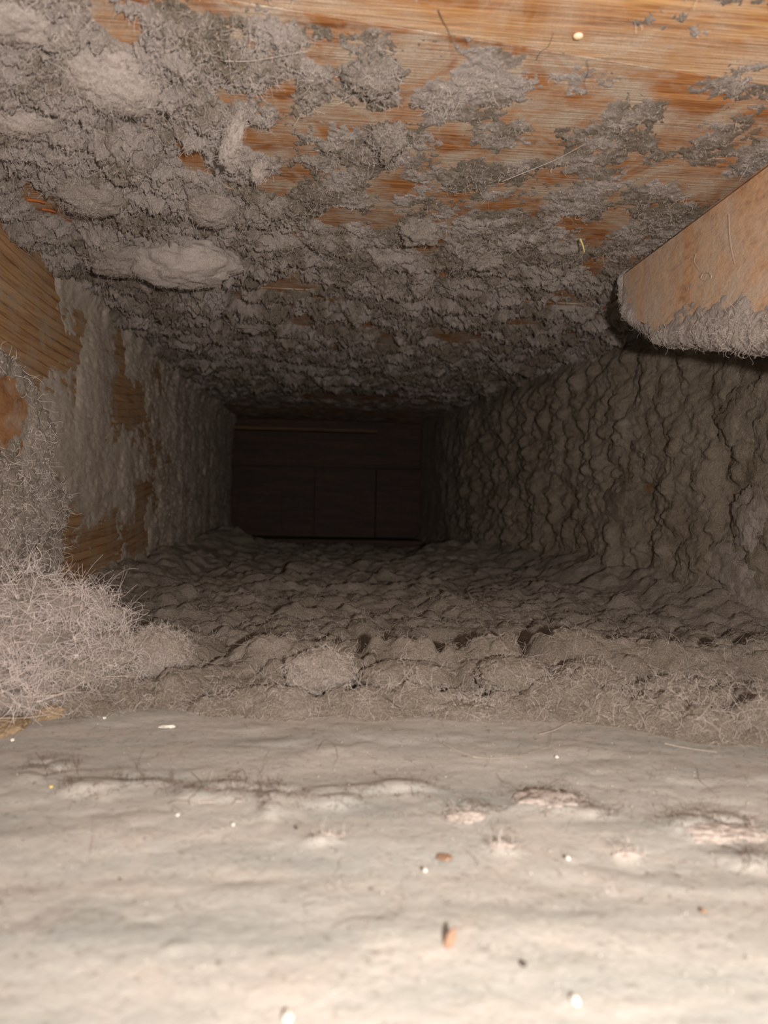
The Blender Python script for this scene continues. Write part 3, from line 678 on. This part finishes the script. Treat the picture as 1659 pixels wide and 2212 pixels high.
hair('pale fluffy strand lying along the boards near the top centre', [(485, 132), (540, 132), (600, 122), (665, 110)], FIBRE, .00012, on='ceiling', rise=.003)
hair('dark kinked strand on the near board left of the resin bead', [(947, 22), (957, 45), (966, 60), (974, 80)], HAIR_DARK, .00014, on='ceiling', rise=.001)
hair('dark kinked strand crossing the seam below the resin bead', [(1158, 132), (1168, 112), (1185, 100), (1196, 70)], HAIR_DARK, .0001, on='ceiling', rise=.001)
hair('dark strand on the boards right of the seam crossing one', [(1268, 130), (1271, 155), (1262, 180), (1270, 202)], HAIR_DARK, .0001, on='ceiling', rise=.001)
hair('pale curled ring of fibre on the timber block', [(1514, 600), (1520, 590), (1534, 590), (1537, 600), (1526, 606), (1515, 603)], FIBRE, .00014, on='block', rise=.002)
hair('thin pale strand hanging down the timber block', [(1575, 462), (1576, 500), (1580, 535), (1588, 570)], FIBRE, .00010, on='block', rise=.0015)
hair('wavy pale strand across the middle of the timber block', [(1460, 580), (1480, 565), (1502, 548), (1500, 565), (1512, 585)], FIBRE, .0001, on='block', rise=.0015)
hair('pale cobweb strand sagging under the ceiling by the left nail tips', [(52, 470), (60, 500), (75, 490), (70, 470)], FIBRE, .00018, on='ceiling', rise=.012)
hair('dark stalk in the first crack of the lint roll', [(948, 1440), (951, 1460), (955, 1480), (962, 1500)], HAIR_DARK, .0004, y=.325)
hair('dark stalk in the second crack of the lint roll', [(1378, 1462), (1384, 1485), (1388, 1510), (1398, 1545)], HAIR_DARK, .00035, y=.318)

# ================================================================== CRUMBS, SPLINTERS, NAIL TIPS
def crumb(name, label, pos, size, m, cat, seed, group=None, src=ICO3):
    V, T = src; r = 1+.55*noise3(V, 1.3, seed)
    P = V*r[:, None]*np.array(size)[None]
    o = link(name, raw_mesh(name, P, T, False), m); o.location = pos; return tag(o, label, cat, group)
for i, (px, py, s, m, nm, lab) in enumerate([
  (1243, 2160, 11, WHITE, 'plaster_crumb', 'biggest white crumb low on the sill, right of centre'), (622, 2196, 12, WHITE, 'plaster_crumb', 'white crumb at the bottom edge of the sill'),
  (1227, 1853, 6, WHITE, 'plaster_crumb', 'white grain on the sill right of the small fluff dots'), (1203, 1635, 5, WHITE, 'plaster_crumb', 'white grain just right of the longest pale hair'),
  (226, 1551, 4.5, WHITE, 'plaster_crumb', 'white grain at the foot of the left lint heap'), (27, 1598, 4.5, WHITE, 'plaster_crumb', 'white grain at the sill\'s left end'),
  (842, 1544, 5, WHITE, 'plaster_crumb', 'white grain in the lint fringe at centre'), (504, 1781, 5, WHITE, 'plaster_crumb', 'white grain below the pinkish fluff patch'),
  (384, 1760, 5, WHITE, 'plaster_crumb', 'white grain left of the pinkish fluff patch'), (918, 1880, 5, WHITE, 'plaster_crumb', 'pale grain in the middle of the sill'),
  (111, 1699, 5, STRAW, 'sawdust_crumb', 'yellow crumb beside the curly dark hair'), (640, 1788, 4, BLACK, 'dirt_speck', 'black speck right of the pinkish fluff patch'),
  (1130, 2082, 7, BLACK, 'dirt_speck', 'dark blurred speck low on the sill'), (1520, 1968, 6, BROWN, 'dirt_speck', 'brown speck low on the sill at right')]):
    p = on_floor(px, py, .0035); k = p.length/F
    crumb(nm, lab, p, (s*k*.75, s*k*.9, s*k*.6), m, 'crumb', 1800+i)
p = on_floor(358, 1569, .0035); k = p.length/F
crumb('paint_chip', 'flat white paint chip at the back of the sill', p, (17*k, 9*k, 3*k), WHITE, 'chip', 1850)
p = on_floor(972, 2030, .004); k = p.length/F
fo = crumb('brown_flake', 'blurred brown flake standing on the sill', p, (9*k, 9*k, 24*k), BROWN, 'flake', 1851); fo.rotation_euler = (0, math.radians(22), 0)
p = on_floor(960, 1852, .003); k = p.length/F
crumb('brown_flake', 'flat brown flake lying on the sill above the standing one', p, (17*k, 14*k, 3*k), BROWN, 'flake', 1852)
p = on_floor(100, 1530, .004); k = p.length/F
crumb('sawdust_heap', 'low ochre sawdust heap under the left lint heap', p, (58*k, .012, .0030), OCHRE, 'sawdust', 1853, src=ICO5)
p = on_floor(20, 1570, .003); k = p.length/F
crumb('sawdust_heap', 'smaller orange sawdust heap at the sill\'s left edge', p, (36*k, .010, .0030), OCHRE, 'sawdust', 1854, src=ICO5)
# fine white grit, too many to count
rg = np.random.RandomState(5); Vs, Ts, b = [], [], 0; V, T = ico(1)
for i in range(420):
    y = rg.uniform(.075, .285); x = y*rg.uniform(-.5, .62); s = rg.uniform(.00006, .00017)
    Vs.append(V*s + np.array([x, y, ZF+.0030+rg.uniform(0, .0012)])); Ts.append(T+b); b += len(V)
tag(link('white_grit', raw_mesh('white_grit', np.vstack(Vs), np.vstack(Ts)), WHITE), 'fine white grit sprinkled over the sill dust', 'grit', kind='stuff')
def sliver(name, label, a, b, r, m, cat):
    a, b = Vector(a), Vector(b); c = (a+b)/2
    V, Q = tube([a-c, (a+b)/2-c+Vector((r*.4, 0, r*.3)), b-c], r*.7, 6, 3)
    o = link(name, raw_mesh(name, V, Q, False), m); o.location = c; return tag(o, label, cat)
p = on_ceiling(1249, 78, .0008); k = p.length/F; V, T = ICO3
o = link('resin_bead', raw_mesh('resin_bead', V*np.array([9*k, 8*k, .0009]), T), SAP); o.location = p
tag(o, 'glossy resin bead glinting on the near ceiling board', 'resin')
p = on_ceiling(97, 430, .004); sliver('nail_tip', 'bright steel nail tip poking through at the upper left corner', p+Vector((-.0035, 0, .004)), p+Vector((.0015, -.001, -.0006)), .0011, STEEL, 'nail')
p = on_ceiling(119, 456, .004); sliver('nail_tip', 'second tiny nail tip just below the bright one', p+Vector((-.002, 0, .004)), p+Vector((.001, -.001, -.0005)), .0007, STEEL, 'nail')
p = on_ceiling(82, 440, .003); sliver('wood_splinter', 'bright orange splinter beside the upper nail tip', p+Vector((-.006, .002, .0025)), p+Vector((.004, -.001, .0002)), .0011, AMBER, 'splinter')
p = on_ceiling(106, 460, .003); sliver('wood_splinter', 'bright orange splinter beside the lower nail tip', p+Vector((-.004, .002, .0025)), p+Vector((.004, -.001, .0002)), .0009, AMBER, 'splinter')
p = on_ceiling(1257, 532, .008); sliver('straw_splinter', 'shiny yellow straw splinter hanging left of the timber block', p+Vector((-.001, 0, .004)), p+Vector((.0012, -.001, -.0035)), .0007, STRAW, 'splinter')
p = on_ceiling(1036, 902, .004); sliver('wood_splinter', 'jagged splinter dangling at the back of the ceiling', p+Vector((-.014, .01, .004)), p+Vector((.010, 0, -.008)), .004, WOOD_CEIL, 'splinter')
